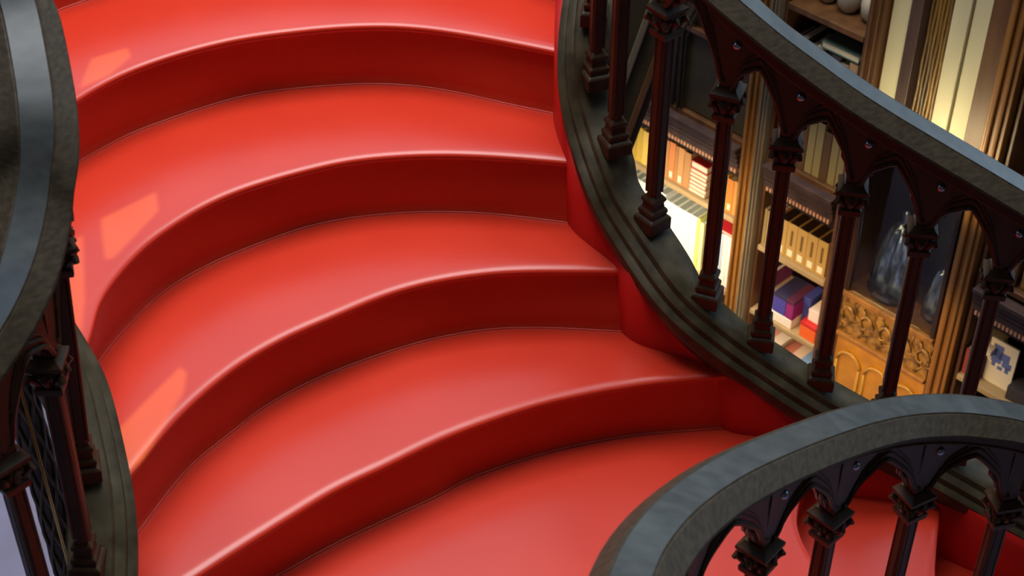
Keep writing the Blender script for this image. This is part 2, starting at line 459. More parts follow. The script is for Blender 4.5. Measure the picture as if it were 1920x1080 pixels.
# --- left balustrade: handrail nearest the viewer at the left edge
lr = [(-120,-230,-1.13),(-60,-150,-1.19),(-5,-70,-1.245),(32,0,-1.295),(60,140,-1.37),(68,215,-1.41),(69,278,-1.45),(62,350,-1.5),(50,420,-1.54),(28,500,-1.58),(-2,572,-1.62),(-42,640,-1.66),(-95,700,-1.69),(-160,740,-1.71)]
lrail = smooth(catmull([at(*q) for q in lr], 140), 6)
ls = [(1.3,(75,470)),(1.8,(116,574)),(2.1,(159,644)),(2.5,(205,733)),(3.05,(243,891)),(3.25,(254,960)),(3.6,(258,1058)),(4,(248,1180)),(4.4,(205,1300)),(4.7,(130,1390))]
lbase = [at(u, v, rz(s)) for s, (u, v) in ls]
lbase = [Vector((-1.18, 3.12, rz(-.5))), Vector((-1.05, 2.80, rz(.5)))]+lbase
lbase = smooth(catmull(lbase, 140), 8)
# path runs downhill towards the viewer: its right-hand side is outside, so mirror the profile
left = empty('balustrade', (-.85, 2.1, -4.75), 'dark balustrade at the left edge, its broad grey handrail nearest the viewer', 'balustrade')
bm = bmesh.new(); sweep(bm, lbase, [(-a, b) for a, b in BASEPROF][::-1])
obj('base_rail', bm, BASEW, left, auto=35)
LEFTPROF = [(-.026, 0), (-.028, -.0035), (-.031, -.002), (-.078, -.034), (-.079, -.040), (-.060, -.046)]+RAILPROF[6:]
bm = bmesh.new(); sweep(bm, lrail, LEFTPROF[::-1], top=len(LEFTPROF)-1)
obj('handrail', bm, RAILM, left, auto=25)
bm = bmesh.new(); sweep(bm, lrail, NECKPROF[::-1]); obj('rail_moulding', bm, NECK, left, auto=35)
lfoot = [p+Vector((0, 0, .068)) for p in offset(lbase, -.078)]
def lbal(v):
    x = idx_for(lfoot, v, 0, 1)
    P = lerp_path(lfoot, x)
    j = min(range(len(lrail)), key=lambda i: (lrail[i]-P-Vector((0, 0, .8))).length)
    return x, P, j
marks = []
for v in (540, 700, 888, 1070, 1250):
    q = idx_for(lfoot, v, 0, 1)
    if q is None: continue
    x, P, j = lbal(v); h = lrail[j].z-P.z-.06
    b = baluster(left, P, h, ang_at(lfoot, x))
    d = Vector((lrail[j].x-P.x, lrail[j].y-P.y, h)); sh = d.normalized()
    b.rotation_mode = 'QUATERNION'; b.rotation_quaternion = Vector((0, 0, 1)).rotation_difference(sh)
    marks.append(j)
for a, b in zip(marks, marks[1:]):
    if b-a > 1: tracery(left, lrail, a, b)
lasti = marks[-1]
if len(lrail)-3-lasti > 6: tracery(left, lrail, lasti, min(len(lrail)-3, lasti+18))

# --- front balustrade, lower right corner
fr = [(1150,1180,-1.50),(1165,1125,-1.55),(1183,1080,-1.6),(1208,1022,-1.64),(1250,966,-1.68),(1300,921,-1.73),(1362,879,-1.78),(1440,841,-1.84),(1537,803,-1.92),(1620,776,-1.98),(1703,760,-2.04),(1787,756,-2.09),(1860,763,-2.13),(1920,775,-2.17),(2000,800,-2.22),(2080,840,-2.27)]
frail = smooth(catmull([at(*q) for q in fr], 150), 6)
front = empty('balustrade', (.7, 1.9, -4.75), 'nearest dark balustrade arching across the lower right corner in front of the treads', 'balustrade')
bm = bmesh.new(); sweep(bm, frail, RAILPROF, top=len(RAILPROF)-1)
obj('handrail', bm, RAILM, front, auto=25)
bm = bmesh.new(); sweep(bm, frail, NECKPROF); obj('rail_moulding', bm, NECK, front, auto=35)
fb = [p-Vector((0, 0, H)) for p in offset(frail, .06)]
bm = bmesh.new(); sweep(bm, fb, [(-a, b) for a, b in BASEPROF][::-1])
obj('base_rail', bm, BASEW, front, auto=35)
fi = [idx_for(frail, u, -.22) for u in (1275, 1428, 1560, 1718, 1888)]
fi = [i for i in fi if i is not None]
fi.append(fi[-1]+(fi[-1]-fi[-2])*.92)
fi = [i for i in fi if i < len(frail)-1]
for x in fi:
    P = lerp_path(frail, x)-Vector((0, 0, H-.068)); baluster(front, P, H-.068-.06, ang_at(frail, x))
for a, b in zip(fi, fi[1:]): tracery(front, frail, a, b)

# ================================================================ BOOK WALL
P0 = ray(1300, 350).normalized()*6.5
WN = Vector((-.72, -.695, 0)).normalized()              # points into the room
WT = Vector((-WN.y, WN.x, 0))
if WT.x < 0: WT = -WT
WANG = math.atan2(WT.y, WT.x)
def W(t, d, z): return Vector((P0.x, P0.y, 0))+WT*t+WN*d+Vector((0, 0, z))
def wbox(bm, t0, t1, z0, z1, d0, d1, mat=0):
    box(bm, W((t0+t1)/2, (d0+d1)/2, (z0+z1)/2), (t1-t0, d1-d0, z1-z0), WANG, mat)
def piece(name, m, parent, *bs, bevel=.003, **kw):
    bm = bmesh.new()
    for b in bs: wbox(bm, *b)
    return obj(name, bm, m, parent, bevel=bevel, **kw)
TOPZ = -1.6
def bookcase(t0, t1, shelves, label, back=DEEP, cornice=True, zc=-3.52, deep=.26):
    e = empty('bookcase', W((t0+t1)/2, -.1, -4.75), label, 'bookcase')
    piece('back_panel', back, e, (t0, t1, -4.74, TOPZ, -deep-.02, -deep))
    piece('side_panel', BROWN, e, (t0, t0+.014, -4.74, TOPZ, -deep, 0)); piece('side_panel', BROWN, e, (t1-.014, t1, -4.74, TOPZ, -deep, 0))
    for z in shelves:
        piece('shelf', SHELF if z < -3.6 else BROWN, e, (t0+.015, t1-.015, z-.024, z, -deep, .006))
    if cornice:
        bm = bmesh.new()
        for i, (a, b, d) in enumerate(((0, -.018, .045), (-.026, -.046, .034), (-.054, -.070, .026), (-.078, -.104, .018))):
            wbox(bm, t0+.015, t1-.015, zc+b, zc+a, -.03, d)
        obj('cornice', bm, MAUVE, e, bevel=.002)
        bm = bmesh.new(); wbox(bm, t0+.016, t1-.016, zc-.17, zc, -.06, -.02); obj('cornice_gap_shade', bm, NECK, e)  # near-black backing added as shade between the cornice bands
        bm = bmesh.new(); x = t0+.03
        while x < t1-.03:
            wbox(bm, x, x+.009, zc-.124, zc-.106, -.02, .020); x += .016
        obj('dentils', bm, flat((.62, .33, .20)), e)
    return e
c1 = bookcase(-.85, .235, (-4.60, -4.245, -3.872, -3.50, -3.12, -2.75), 'tall wooden bookcase left of the golden post, with white books on its low shelf', back=OLIVE)
c2 = bookcase(.335, .69, (-4.60, -4.44, -4.255, -3.925, -3.50, -3.17, -2.84), 'narrow bookcase right of the golden post, with tan books and a blue box')
c4 = bookcase(1.275, 1.75, (-4.60, -4.30, -3.99, -3.52, -3.15), 'bookcase at the right edge holding a white card with a blue picture', zc=-3.56)
def post(t0, t1, m, name, label, extra=None):
    e = empty(name, W((t0+t1)/2, .02, -4.75), label, 'post')
    piece('shaft', m, e, (t0, t1, -4.74, TOPZ, -.2, .03))
    w = t1-t0
    piece('moulding', extra or m, e, (t0+w*.18, t0+w*.40, -4.7, TOPZ, .03, .045), bevel=.006)
    piece('moulding', extra or m, e, (t0+w*.62, t0+w*.80, -4.7, TOPZ, .03, .042), bevel=.006)
    return e
post(.237, .297, OAK, 'wooden_post', 'golden oak post rising between the white books and the tan books')
post(.299, .333, mat('greyed_oak', (.27, .22, .14), .5, .3, var=(.2, .16, .1), scale=(20, 20, 3)), 'wooden_post', 'narrow greyish upright directly right of the golden oak post')
post(.692, .755, BROWN, 'wooden_post', 'brown upright beside the tall dark glazed cabinet, left of the first cream strip')
post(1.19, 1.265, OAK, 'wooden_post', 'golden brown post between the glazed cabinet and the right-hand bookcase')

# glazed cabinet
cab = empty('display_cabinet', W(.97, 0, -4.75), 'tall display cabinet with dark glazed front above carved golden panels', 'cabinet')
piece('back_panel', flat((.035, .035, .04)), cab, (.757, 1.188, -4.74, -3.2, -.28, -.26))
piece('side_panel', BROWN, cab, (.757, .772, -4.74, -3.2, -.26, 0)); piece('side_panel', BROWN, cab, (1.173, 1.188, -4.74, -3.2, -.26, 0))
piece('cabinet_floor', OAK, cab, (.77, 1.175, -3.92, -3.90, -.26, .02))
bm = bmesh.new(); wbox(bm, .772, 1.173, -4.10, -3.92, -.02, .004)
cp = obj('carved_frieze', bm, CARVED, cab)
bm = bmesh.new()
def S(t, z, d=.008): return W(t, d, z)
for k in range(5):                                   # carved leaf scrolls
    t = .80+.085*k
    tube(bm, [S(t+.035*math.cos(a*.45)*(1-a*.06), -4.01+.055*math.sin(a*.45)*(1-a*.06), .012) for a in range(13)], [.007]*6+[.006]*4+[.004]*3, 6)
    tube(bm, [S(t-.02, -4.085), S(t+.01, -4.05), S(t+.05, -4.03), S(t+.085, -3.97), S(t+.07, -3.94)], .005, 6)
    tube(bm, [S(t+.04, -3.93), S(t+.03, -3.97), S(t+.055, -4.0), S(t+.085, -4.06)], .004, 6)
obj('scrollwork', bm, CARVED, cab, True)
piece('moulding', OAK, cab, (.77, 1.175, -3.915, -3.895, 0, .022))
piece('moulding', OAK, cab, (.77, 1.175, -4.115, -4.097, 0, .022))
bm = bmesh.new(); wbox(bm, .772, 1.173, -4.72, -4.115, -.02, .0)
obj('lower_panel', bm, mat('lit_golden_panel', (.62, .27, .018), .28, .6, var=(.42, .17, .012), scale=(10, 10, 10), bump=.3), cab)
bm = bmesh.new()
for k in range(3):                                   # round-headed panels
    t = .84+.13*k
    tube(bm, [S(t+.052*math.cos(a), -4.24+.052*math.sin(a), .006) for a in [math.pi*i/14 for i in range(15)]], .007, 6)
    tube(bm, [S(t-.052, -4.24, .006), S(t-.052, -4.6, .006)], .006, 6); tube(bm, [S(t+.052, -4.24, .006), S(t+.052, -4.6, .006)], .006, 6)
obj('arched_panels', bm, flat((.46, .24, .04), .4), cab, True)
piece('glazing_bar', DEEP, cab, (.772, .79, -3.9, -3.22, -.01, .012), (1.155, 1.173, -3.9, -3.22, -.01, .012), (.772, 1.173, -3.24, -3.2, -.01, .012))
piece('glazing_bar', flat((.30, .27, .25)), cab, (1.015, 1.022, -3.9, -3.24, -.004, .008))
piece('glass_pane', GLASS, cab, (.79, 1.155, -3.895, -3.24, -.003, .0), bevel=0)
# draped figure behind the glass
def figure(t, z0, h, m, label, w=.07):
    bm = bmesh.new(); rings = []
    M = 54
    prof = [(1.0, 0), (.95, .12), (.85, .3), (.72, .5), (.60, .65), (.52, .74), (.36, .80), (.16, .84), (.17, .88), (.21, .93), (.15, .98), (.03, 1.0)]
    for r, zz in prof:
        rings.append([bm.verts.new(W(t, -.12, z0+h*zz)+WT*(w*r*math.cos(2*math.pi*i/M)*(1+.16*math.sin(9*2*math.pi*i/M+zz*3)*(zz < .8)))+WN*(w*.7*r*math.sin(2*math.pi*i/M)*(1+.16*math.sin(9*2*math.pi*i/M+zz*3)*(zz < .8)))) for i in range(M)])
    for a, b in zip(rings, rings[1:]):
        for i in range(M): bm.faces.new((a[i], a[(i+1) % M], b[(i+1) % M], b[i]))
    bm.faces.new(rings[0][::-1]); bm.faces.new(rings[-1])
    e = empty('statuette', W(t, -.12, z0), label, 'figurine')
    obj('draped_body', bm, m, e, True)
    bm = bmesh.new(); lathe(bm, W(t, -.12, z0-.02), [(w*1.1, 0), (w*1.1, .012), (w*.95, .022)], 16); obj('plinth', bm, DEEP, e)
    return e
SILVER = mat('sheen_silver', (.50, .64, .80), .25, .6, var=(.03, .04, .05), scale=(34, 34, 12), bump=.9, metal=.8)  # pale blue and dark streaks put sheen into the colour
figure(.90, -3.88, .36, SILVER, 'silvery blue draped statuette behind the cabinet glass, the taller one', .09)
figure(1.10, -3.88, .24, SILVER, 'smaller silvery statuette low behind the cabinet glass, right of the glazing bar', .055)

# upper part of bay three: cream strips and gilt relief
up = empty('pilaster', W(.80, 0, -3.2), 'cream strip left of the dark gilt relief, above the handrail', 'pilaster')
piece('cream_panel', CREAM, up, (.762, .838, -3.2, TOPZ, -.16, .0)); piece('edge_strip', MAUVE, up, (.840, .885, -3.2, TOPZ, -.16, .02))
rel = empty('relief_panel', W(.94, 0, -3.2), 'dark gilded carved relief between the cream strips, glowing at its foot', 'panel')
piece('panel_ground', GILT, rel, (.887, .985, -3.2, TOPZ, -.16, -.03))
bm = bmesh.new()
for k in range(7):
    t = .894+.0135*k
    tube(bm, [W(t+.0012*math.sin(z*1.3+k*2), -.026, -3.19+z*.04) for z in range(39)], [.0065+.0004*math.sin(i*.4+k*1.7) for i in range(39)], 6)
obj('carved_ribs', bm, GILT, rel, True)
up2 = empty('pilaster', W(1.06, 0, -3.2), 'wide bright cream pilaster split by a thin dark groove, right of the gilt relief', 'pilaster')
piece('cream_panel', CREAM, up2, (.987, 1.048, -3.2, TOPZ, -.16, .01)); piece('cream_panel', CREAM, up2, (1.054, 1.118, -3.2, TOPZ, -.16, .0))
piece('edge_strip', BROWN, up2, (1.120, 1.188, -3.2, TOPZ, -.16, .015))
sill = empty('cabinet_top', W(.97, 0, -3.2), 'moulded wooden top of the glazed cabinet under the cream pilasters', 'ledge')
piece('ledge_board', BROWN, sill, (.757, 1.188, -3.222, -3.202, -.26, .05), (.757, 1.188, -3.24, -3.224, -.26, .03))

# ---------------------------------------------------------------- books
def book(t, w, z, h, col, label, group=None, d=.15, front=-.012, lab=None, slot=None, tilt=0, rough=.5, top=None):
    """upright book: cover (spine and boards), pages and, where seen, a pale spine label"""
    e = empty('book', W(t+w/2, front-d/2, z), label, 'book', group)
    c = bmesh.new()
    wbox(c, t, t+w, z, z+h, front-.004, front)
    wbox(c, t, t+.0025, z, z+h, front-d, front-.002); wbox(c, t+w-.0025, t+w, z, z+h, front-d, front-.002)
    obj('cover', c, flat(col, rough), e, bevel=.0015)
    c = bmesh.new(); wbox(c, t+.003, t+w-.003, z+.003, z+h-.004, front-d+.004, front-.004)
    obj('pages', c, top or PAGES, e)
    if lab:
        c = bmesh.new(); wbox(c, t+w*.25, t+w*.75, z+.012, z+.042, front, front+.001); obj('spine_label', c, flat(lab), e)
    if slot:
        c = bmesh.new(); wbox(c, t+w*.40, t+w*.62, z+.062, z+h-.03, front, front+.001); obj('spine_title', c, flat(slot), e)
    return e
def flatbook(t, w, z, h, col, label, d=.14, front=-.01, group=None, name='book', pages=True, cat='book'):
    e = empty(name, W(t+w/2, front-d/2, z), label, cat, group)
    c = bmesh.new(); wbox(c, t, t+w, z, z+h*.12, front-d, front); wbox(c, t, t+w, z+h*.88, z+h, front-d, front)
    if not pages: wbox(c, t, t+w, z+h*.12, z+h*.88, front-d, front)
    else: wbox(c, t, t+.003, z, z+h, front-d, front)
    obj('cover', c, flat(col), e, bevel=.001)
    if pages:
        c = bmesh.new(); wbox(c, t+.003, t+w-.003, z+h*.12, z+h*.88, front-d+.003, front-.003); obj('pages', c, PAGES, e)
    return e
ordn = ['first', 'second', 'third', 'fourth', 'fifth', 'sixth', 'seventh', 'eighth', 'ninth', 'tenth', 'eleventh', 'twelfth']
Z = -3.871
t = -.36
for i, (w, h, col) in enumerate([(.035, .16, (.55, .34, .05)), (.03, .17, (.60, .40, .06)), (.028, .165, (.72, .48, .10)), (.03, .17, (.66, .44, .08)), (.032, .15, (.75, .5, .12))]):
    book(t, w, Z, h, col, f'yellow book at the far left of the upper row, {ordn[i]} of five yellow spines', 'yellow books beside the curb'); t += w+.002
t = -.195
for i, (w, h, c, l) in enumerate([(.030, .185, (.58, .17, .05), 1), (.014, .18, (.45, .22, .08), 0), (.030, .183, (.60, .20, .06), 1), (.014, .178, (.40, .20, .07), 0), (.030, .18, (.52, .25, .09), 1), (.034, .175, (.42, .21, .08), 0)]):
    book(t, w, Z, h, c, f'orange-brown book in the upper row left of the golden post, {ordn[i]} from the left', 'orange-brown books in the upper row', lab=(.8, .7, .5) if l else None, top=DEEP); t += w+.002
for i in range(6):
    flatbook(-.035+.004*(i % 2), .088, Z+.0195*i, .018, [(.42, .20, .09), (.62, .36, .20), (.36, .12, .06), (.58, .34, .18), (.40, .16, .08), (.60, .30, .16)][i],
             f'thin brown book lying flat in the upper stack, {["lowest", "second from the bottom", "third from the bottom", "third from the top", "second from the top", "topmost"][i]}', group='books lying in the upper stack')
flatbook(-.03, .085, Z+.1185, .035, (.42, .02, .02), 'dark red book lying on top of the stack of brown books')
t = .100
for i, (w, h, col) in enumerate([(.03, .17, (.66, .36, .06)), (.026, .175, (.70, .42, .08)), (.03, .16, (.62, .20, .03)), (.034, .165, (.55, .26, .06))]):
    book(t, w, Z, h, col, f'orange-yellow book against the golden post in the upper row, {ordn[i]} of four', 'orange-yellow books beside the post', lab=(.8, .6, .4) if i == 2 else None); t += w+.002
Z = -4.244
GREYP = mat('grey_page_tops', (.30, .33, .28), .7, .2)
t = -.36
for i in range(11):
    w = .030+.004*(i % 3); h = .285 if i < 6 else .262
    book(t, w, Z, h, (.82, .84, .78), f'white book on the lower shelf left of the lime spine, {ordn[i]} from the left', 'white books on the lower shelf', top=GREYP, d=.2); t += w+.0015
book(t, .016, Z, .262, (.80, .80, .18), 'narrow lime yellow book at the right end of the white row', top=GREYP, d=.2); t += .018
book(t, .020, Z, .25, (.72, .72, .40), 'pale yellow book just right of the lime spine', top=GREYP, d=.2); t += .022
t = .098
for i, (w, h, col) in enumerate([(.026, .25, (.78, .60, .30)), (.022, .25, (.80, .68, .42)), (.018, .255, (.45, .50, .60)), (.022, .26, (.84, .80, .68)), (.024, .262, (.80, .78, .72))]):
    book(t, w, Z, h, col, ['sand coloured book on the lower shelf beside the post', 'straw coloured book on the lower shelf beside the post', 'blue-grey book between straw and ivory spines', 'ivory book left of the white spine at the post', 'white spine touching the golden post on the lower shelf'][i], d=.2); t += w+.0015
flatbook(.10, .115, Z+.264, .012, (.55, .02, .03), 'thin red book laid across the tops of the cream spines', d=.16)
for i in range(5):
    flatbook(.0+.045*i, .04, -4.599, .10+.02*(i % 2), [(.75, .78, .82), (.8, .7, .4), (.7, .72, .75), (.2, .3, .6), (.8, .76, .6)][i], ['pale grey', 'straw', 'light grey', 'blue', 'cream'][i]+' box on the lowest shelf beneath the white books', name='storage_box', pages=False, cat='box')
# bay two
Z = -3.924
book(.352, .012, Z, .17, (.35, .26, .10), 'olive-tan book against the grey upright in the middle row')
book(.366, .032, Z, .165, (.34, .22, .09), 'broad brown book near the grey upright in the middle row')
book(.400, .014, Z, .168, (.60, .20, .14), 'slim brick red book left of the tan set')
t = .418
for i in range(5):
    book(t, .047, Z, .165, (.48, .29, .08), f'tan book with dark title and pale label, {ordn[i]} of the matching set', 'matching tan set of five books', lab=(.84, .74, .52), slot=(.16, .08, .02), top=DEEP); t += .0485
Z = -4.254
book(.40, .018, Z, .20, (.20, .04, .13), 'dark purple book standing left of the blue box')
book(.42, .014, Z, .12, (.78, .55, .45), 'short pale pink book left of the blue box')
def carton(t, w, z, h, col, label, d=.14, front=-.005, side=None, cat='box'):
    e = empty('gift_box', W(t+w/2, front-d/2, z), label, cat)
    piece('box_body', flat(col), e, (t, t+w, z, z+h*.8, front-d, front), bevel=.002)
    piece('lid', flat(side or col), e, (t-.001, t+w+.001, z+h*.8, z+h, front-d-.001, front+.001), bevel=.002)
    return e
carton(.444, .105, Z, .045, (.86, .74, .66), 'flat white box under the blue and purple boxes')
carton(.450, .062, Z+.046, .095, (.07, .06, .34), 'deep blue box resting on the flat white box', side=(.03, .026, .07))
carton(.514, .036, Z+.046, .095, (.26, .02, .16), 'purple box on the flat white box, right of the blue one', side=(.09, .02, .05))
carton(.556, .034, Z, .15, (.05, .06, .28), 'navy box standing behind the orange box', front=-.06, d=.09)
carton(.592, .076, Z, .075, (.80, .13, .02), 'orange box with a red lid at the right of the boxes', side=(.55, .02, .02))
carton(.606, .05, Z+.077, .055, (.84, .70, .64), 'small white box on top of the red and orange box', front=-.03, d=.09)
book(.671, .016, Z, .11, (.78, .72, .62), 'short white book against the right side of the box shelf', front=-.02)
for i in range(6):
    flatbook(.36+.052*i, .05, -4.439, .05+.012*(i % 3), [(.5, .3, .25), (.62, .30, .24), (.75, .62, .55), (.48, .16, .12), (.70, .52, .42), (.20, .34, .60)][i],
             ['brown', 'rose', 'pale pink', 'rust', 'beige', 'blue'][i]+' booklet stack on the low shelf under the boxes', front=.0, d=.16, name='booklet_stack', cat='booklets')
Z = -3.499
t = .36
for i in range(9):
    w = .032; book(t, w, Z, .21+.012*(i % 3), (.30, .24, .10) if i % 3 else (.12, .06, .025), f'pale olive book standing above the cornice, {ordn[i]} from the left', 'pale olive books above the cornice', d=.13, top=DEEP); t += w+.003
# upper shelves of bay two, glimpsed above the handrail
Z = -3.169
for i in range(8):
    book(.36+.038*i, .034, Z, .18+.02*(i % 2), [(.16, .07, .04), (.05, .03, .03), (.22, .1, .06), (.35, .2, .1), (.08, .05, .06), (.05, .04, .05), (.34, .20, .11), (.4, .25, .14)][i], ['russet', 'black', 'chestnut', 'tan', 'plum', 'charcoal', 'fawn', 'light brown'][i]+' book on the shelf seen just above the handrail', d=.14)
Z = -2.839
for i, (tt, r, h, col) in enumerate([(.44, .035, .12, (.50, .44, .30)), (.53, .045, .15, (.55, .48, .34)), (.63, .045, .13, (.58, .50, .36))]):
    e = empty('china_jar', W(tt, -.1, Z), ['left cream china jar at the top of the picture', 'middle cream china jar at the top of the picture', 'right cream china jar beside the brown upright'][i], 'jar')
    bm = bmesh.new(); lathe(bm, W(tt, -.1, Z), [(r*.6, 0), (r*.95, h*.2), (r, h*.5), (r*.8, h*.75), (r*.5, h*.85)], 20); obj('jar_body', bm, flat(col, .3), e, True)
    bm = bmesh.new(); lathe(bm, W(tt, -.1, Z+h*.86), [(r*.55, 0), (r*.4, h*.12), (r*.1, h*.2), (r*.12, h*.26)], 20); obj('jar_lid', bm, flat(col, .3), e, True)
flatbook(.50, .16, -3.169+.205, .03, (.07, .11, .09), 'dull green book laid across the books above the handrail')
# bay four
Z = -3.989
e = empty('picture_card', W(1.42, -.03, Z), 'white card with a blue picture standing on the right-hand shelf', 'card')
piece('card_board', flat((.82, .76, .62)), e, (1.365, 1.475, Z, Z+.20, -.05, -.042), bevel=0)
bm = bmesh.new()
for (a, b, c, d) in ((1.38, 1.42, .10, .18), (1.40, 1.45, .12, .155), (1.425, 1.462, .095, .12), (1.385, 1.40, .08, .10), (1.44, 1.455, .075, .10), (1.41, 1.43, .075, .09)):
    wbox(bm, a, b, Z+c, Z+d, -.042, -.0412)
obj('blue_print', bm, flat((.12, .17, .46)), e)
for i, (a, w, h, col) in enumerate([(1.295, .02, .12, (.28, .05, .03)), (1.317, .022, .125, (.20, .06, .03)), (1.341, .02, .10, (.30, .10, .04))]):
    book(a, w, Z, h, col, ['dark red book at the left end of the right-hand shelf', 'maroon book left of the white card', 'rust coloured book touching the white card'][i], d=.12)
flatbook(1.32, .07, Z+.135, .03, (.66, .52, .36), 'cream book lying over the red books beside the card', d=.12)
flatbook(1.48, .12, Z, .06, (.05, .04, .04), 'black box right of the white card', name='storage_box', pages=False, cat='box')
flatbook(1.33, .13, -4.299, .06, (.80, .66, .40), 'cream boxed set on the shelf under the white card')
flatbook(1.47, .10, -4.299, .10, (.82, .74, .60), 'white box on the shelf under the card, at the right edge', name='storage_box', pages=False, cat='box')
for i, a in enumerate((1.315, 1.425, 1.535)):
    e = empty('gilt_panel', W(a+.045, -.03, -3.519), ['left arched gilt panel above the right-hand cornice', 'middle arched gilt panel above the right-hand cornice', 'right arched gilt panel above the right-hand cornice'][i], 'panel')
    bm = bmesh.new()
    out = [(a, -3.519), (a+.09, -3.519)]+[(a+.045+.045*math.cos(q), -3.39+.06*math.sin(q)) for q in [math.pi*j/12 for j in range(13)]]
    f1 = [bm.verts.new(W(x, -.02, z)) for x, z in out]; f2 = [bm.verts.new(W(x, -.04, z)) for x, z in out]
    bm.faces.new(f1); bm.faces.new(f2[::-1])
    for j in range(len(out)): bm.faces.new((f1[j], f2[j], f2[(j+1) % len(out)], f1[(j+1) % len(out)]))
    obj('arched_board', bm, CARVED, e)
    bm = bmesh.new(); tube(bm, [W(x, -.016, z) for x, z in out[1:]], .005, 6); obj('rim', bm, OAK, e, True)
e = empty('silver_globe', W(1.36, -.06, -3.149), 'small silver globe on a stand at the right edge above the handrail', 'ornament')
bm = bmesh.new(); bmesh.ops.create_uvsphere(bm, u_segments=24, v_segments=14, radius=.034, matrix=Matrix.Translation(W(1.36, -.06, -3.149+.13))); obj('globe', bm, CHROME, e, True)
bm = bmesh.new(); lathe(bm, W(1.36, -.06, -3.149), [(.03, 0), (.03, .01), (.01, .02), (.008, .085), (.02, .1)], 14); obj('stand', bm, DEEP, e)
# olive arched screen over bay one
e = empty('gothic_screen', W(-.1, -.02, -3.4), 'olive pointed-arch screen above the cornice of the left bookcase', 'screen')
bm = bmesh.new()
for tc in (-.50, -.25, .0):
    for o in (0, .018):
        pts = []
        for j in range(17):
            x = -1+j/8
            pts.append(W(tc+(.11-o)*x, .004, -3.16+.19*(max(0, 1-abs(x)**1.6))**.8-o))
        tube(bm, [W(tc-(.11-o), .004, -3.495)]+pts+[W(tc+(.11-o), .004, -3.495)], .009 if o == 0 else .005, 6)
obj('arches', bm, OLIVE, e, True)
piece('screen_board', OLIVE, e, (-.75, .22, -3.495, -2.7, -.03, -.015))

# ================================================================ lower flight string seen between the near balusters
sf = empty('stair_string', at(1200, 150, -3.1), 'sloping olive timber string of the lower flight, seen behind the upper right balusters', 'stair string')
A = ray(1300, -60).normalized()*5.0; B = ray(1172, 285).normalized()*5.3
d = (B-A); B = A+d*((-4.74-A.z)/d.z)*.98; d = B-A; side = d.cross(ray(1200, 150)).normalized()
bm = bmesh.new()
def slab(bm, s0, s1, off, th):
    vs = []
    vd = ray(1200, 150).normalized()
    for P in (A, B):
        for s, o in ((s0, off), (s1, off), (s1, off+th), (s0, off+th)): vs.append(bm.verts.new(P+side*s+vd*o))
    for f in ((0, 1, 2, 3), (7, 6, 5, 4), (0, 4, 5, 1), (1, 5, 6, 2), (2, 6, 7, 3), (3, 7, 4, 0)): bm.faces.new([vs[i] for i in f])
slab(bm, -.40, .02, .0, .08); obj('string_board', bm, OLIVE, sf)
for s in (.0, -.07, -.20, -.31):
    bm = bmesh.new(); slab(bm, s-.022, s, -.025, .03); obj('rib', bm, mat('pale_rib', (.17, .14, .09), .5, .3) if s in (-.07,) else BROWN, sf, bevel=.004)

# carved pillar under the left balustrade
cc = at(56, 800, -3.0)
ch = empty('carved_pillar', (cc.x, cc.y, -4.75), 'slim dark carved pillar with a brass rod added as an edge highlight, glimpsed through the lower left balusters', 'pillar')
bm = bmesh.new(); lathe(bm, (cc.x, cc.y, 0), [(.09, -4.75), (.09, -4.6), (.036, -4.5), (.036, -2.45), (.07, -2.35), (.07, -2.3)], 12); obj('pillar_shaft', bm, DEEP, ch, auto=40)
bm = bmesh.new(); LM = mat('lattice_wood', (.10, .065, .025), .4, .4, var=(.03, .03, .02), scale=(40, 40, 40))
for q in range(6):
    for sg in (-1, 1):
        tube(bm, [Vector((cc.x+.039*math.cos(q*math.pi/3+sg*i*.35), cc.y+.039*math.sin(q*math.pi/3+sg*i*.35), -4.45+.055*i)) for i in range(36)], .0055, 5)
obj('carved_vine', bm, LM, ch, True)
bm = bmesh.new(); p = at(36, 720, -2.7); tube(bm, [Vector((p.x, p.y, -4.2)), Vector((p.x, p.y, -2.55))], .004, 6)
obj('highlight_rod', bm, ROD_GLINT, ch, True)  # rod added in place of light along a baluster edge

# ================================================================ ROOM
def plane(name, pts, m):
    bm = bmesh.new(); bm.faces.new([bm.verts.new(Vector(p)) for p in pts]); return struct(obj(name, bm, m))
X0, X1, Y0, Y1, ZT = -5, 5.5, -3.5, 8.5, 6.0
plane('floor', [(X0, Y0, -4.75), (X1, Y0, -4.75), (X1, Y1, -4.75), (X0, Y1, -4.75)], FLOORM)
plane('wall_left', [(X0, Y0, -4.75), (X0, Y1, -4.75), (X0, Y1, ZT), (X0, Y0, ZT)], PLASTER)
plane('wall_right', [(X1, Y0, -4.75), (X1, Y0, ZT), (X1, Y1, ZT), (X1, Y1, -4.75)], PLASTER)
plane('wall_back', [(X0, Y1, -4.75), (X1, Y1, -4.75), (X1, Y1, ZT), (X0, Y1, ZT)], PLASTER)
plane('wall_front', [(X0, Y0, -4.75), (X0, Y0, ZT), (X1, Y0, ZT), (X1, Y0, -4.75)], PLASTER)

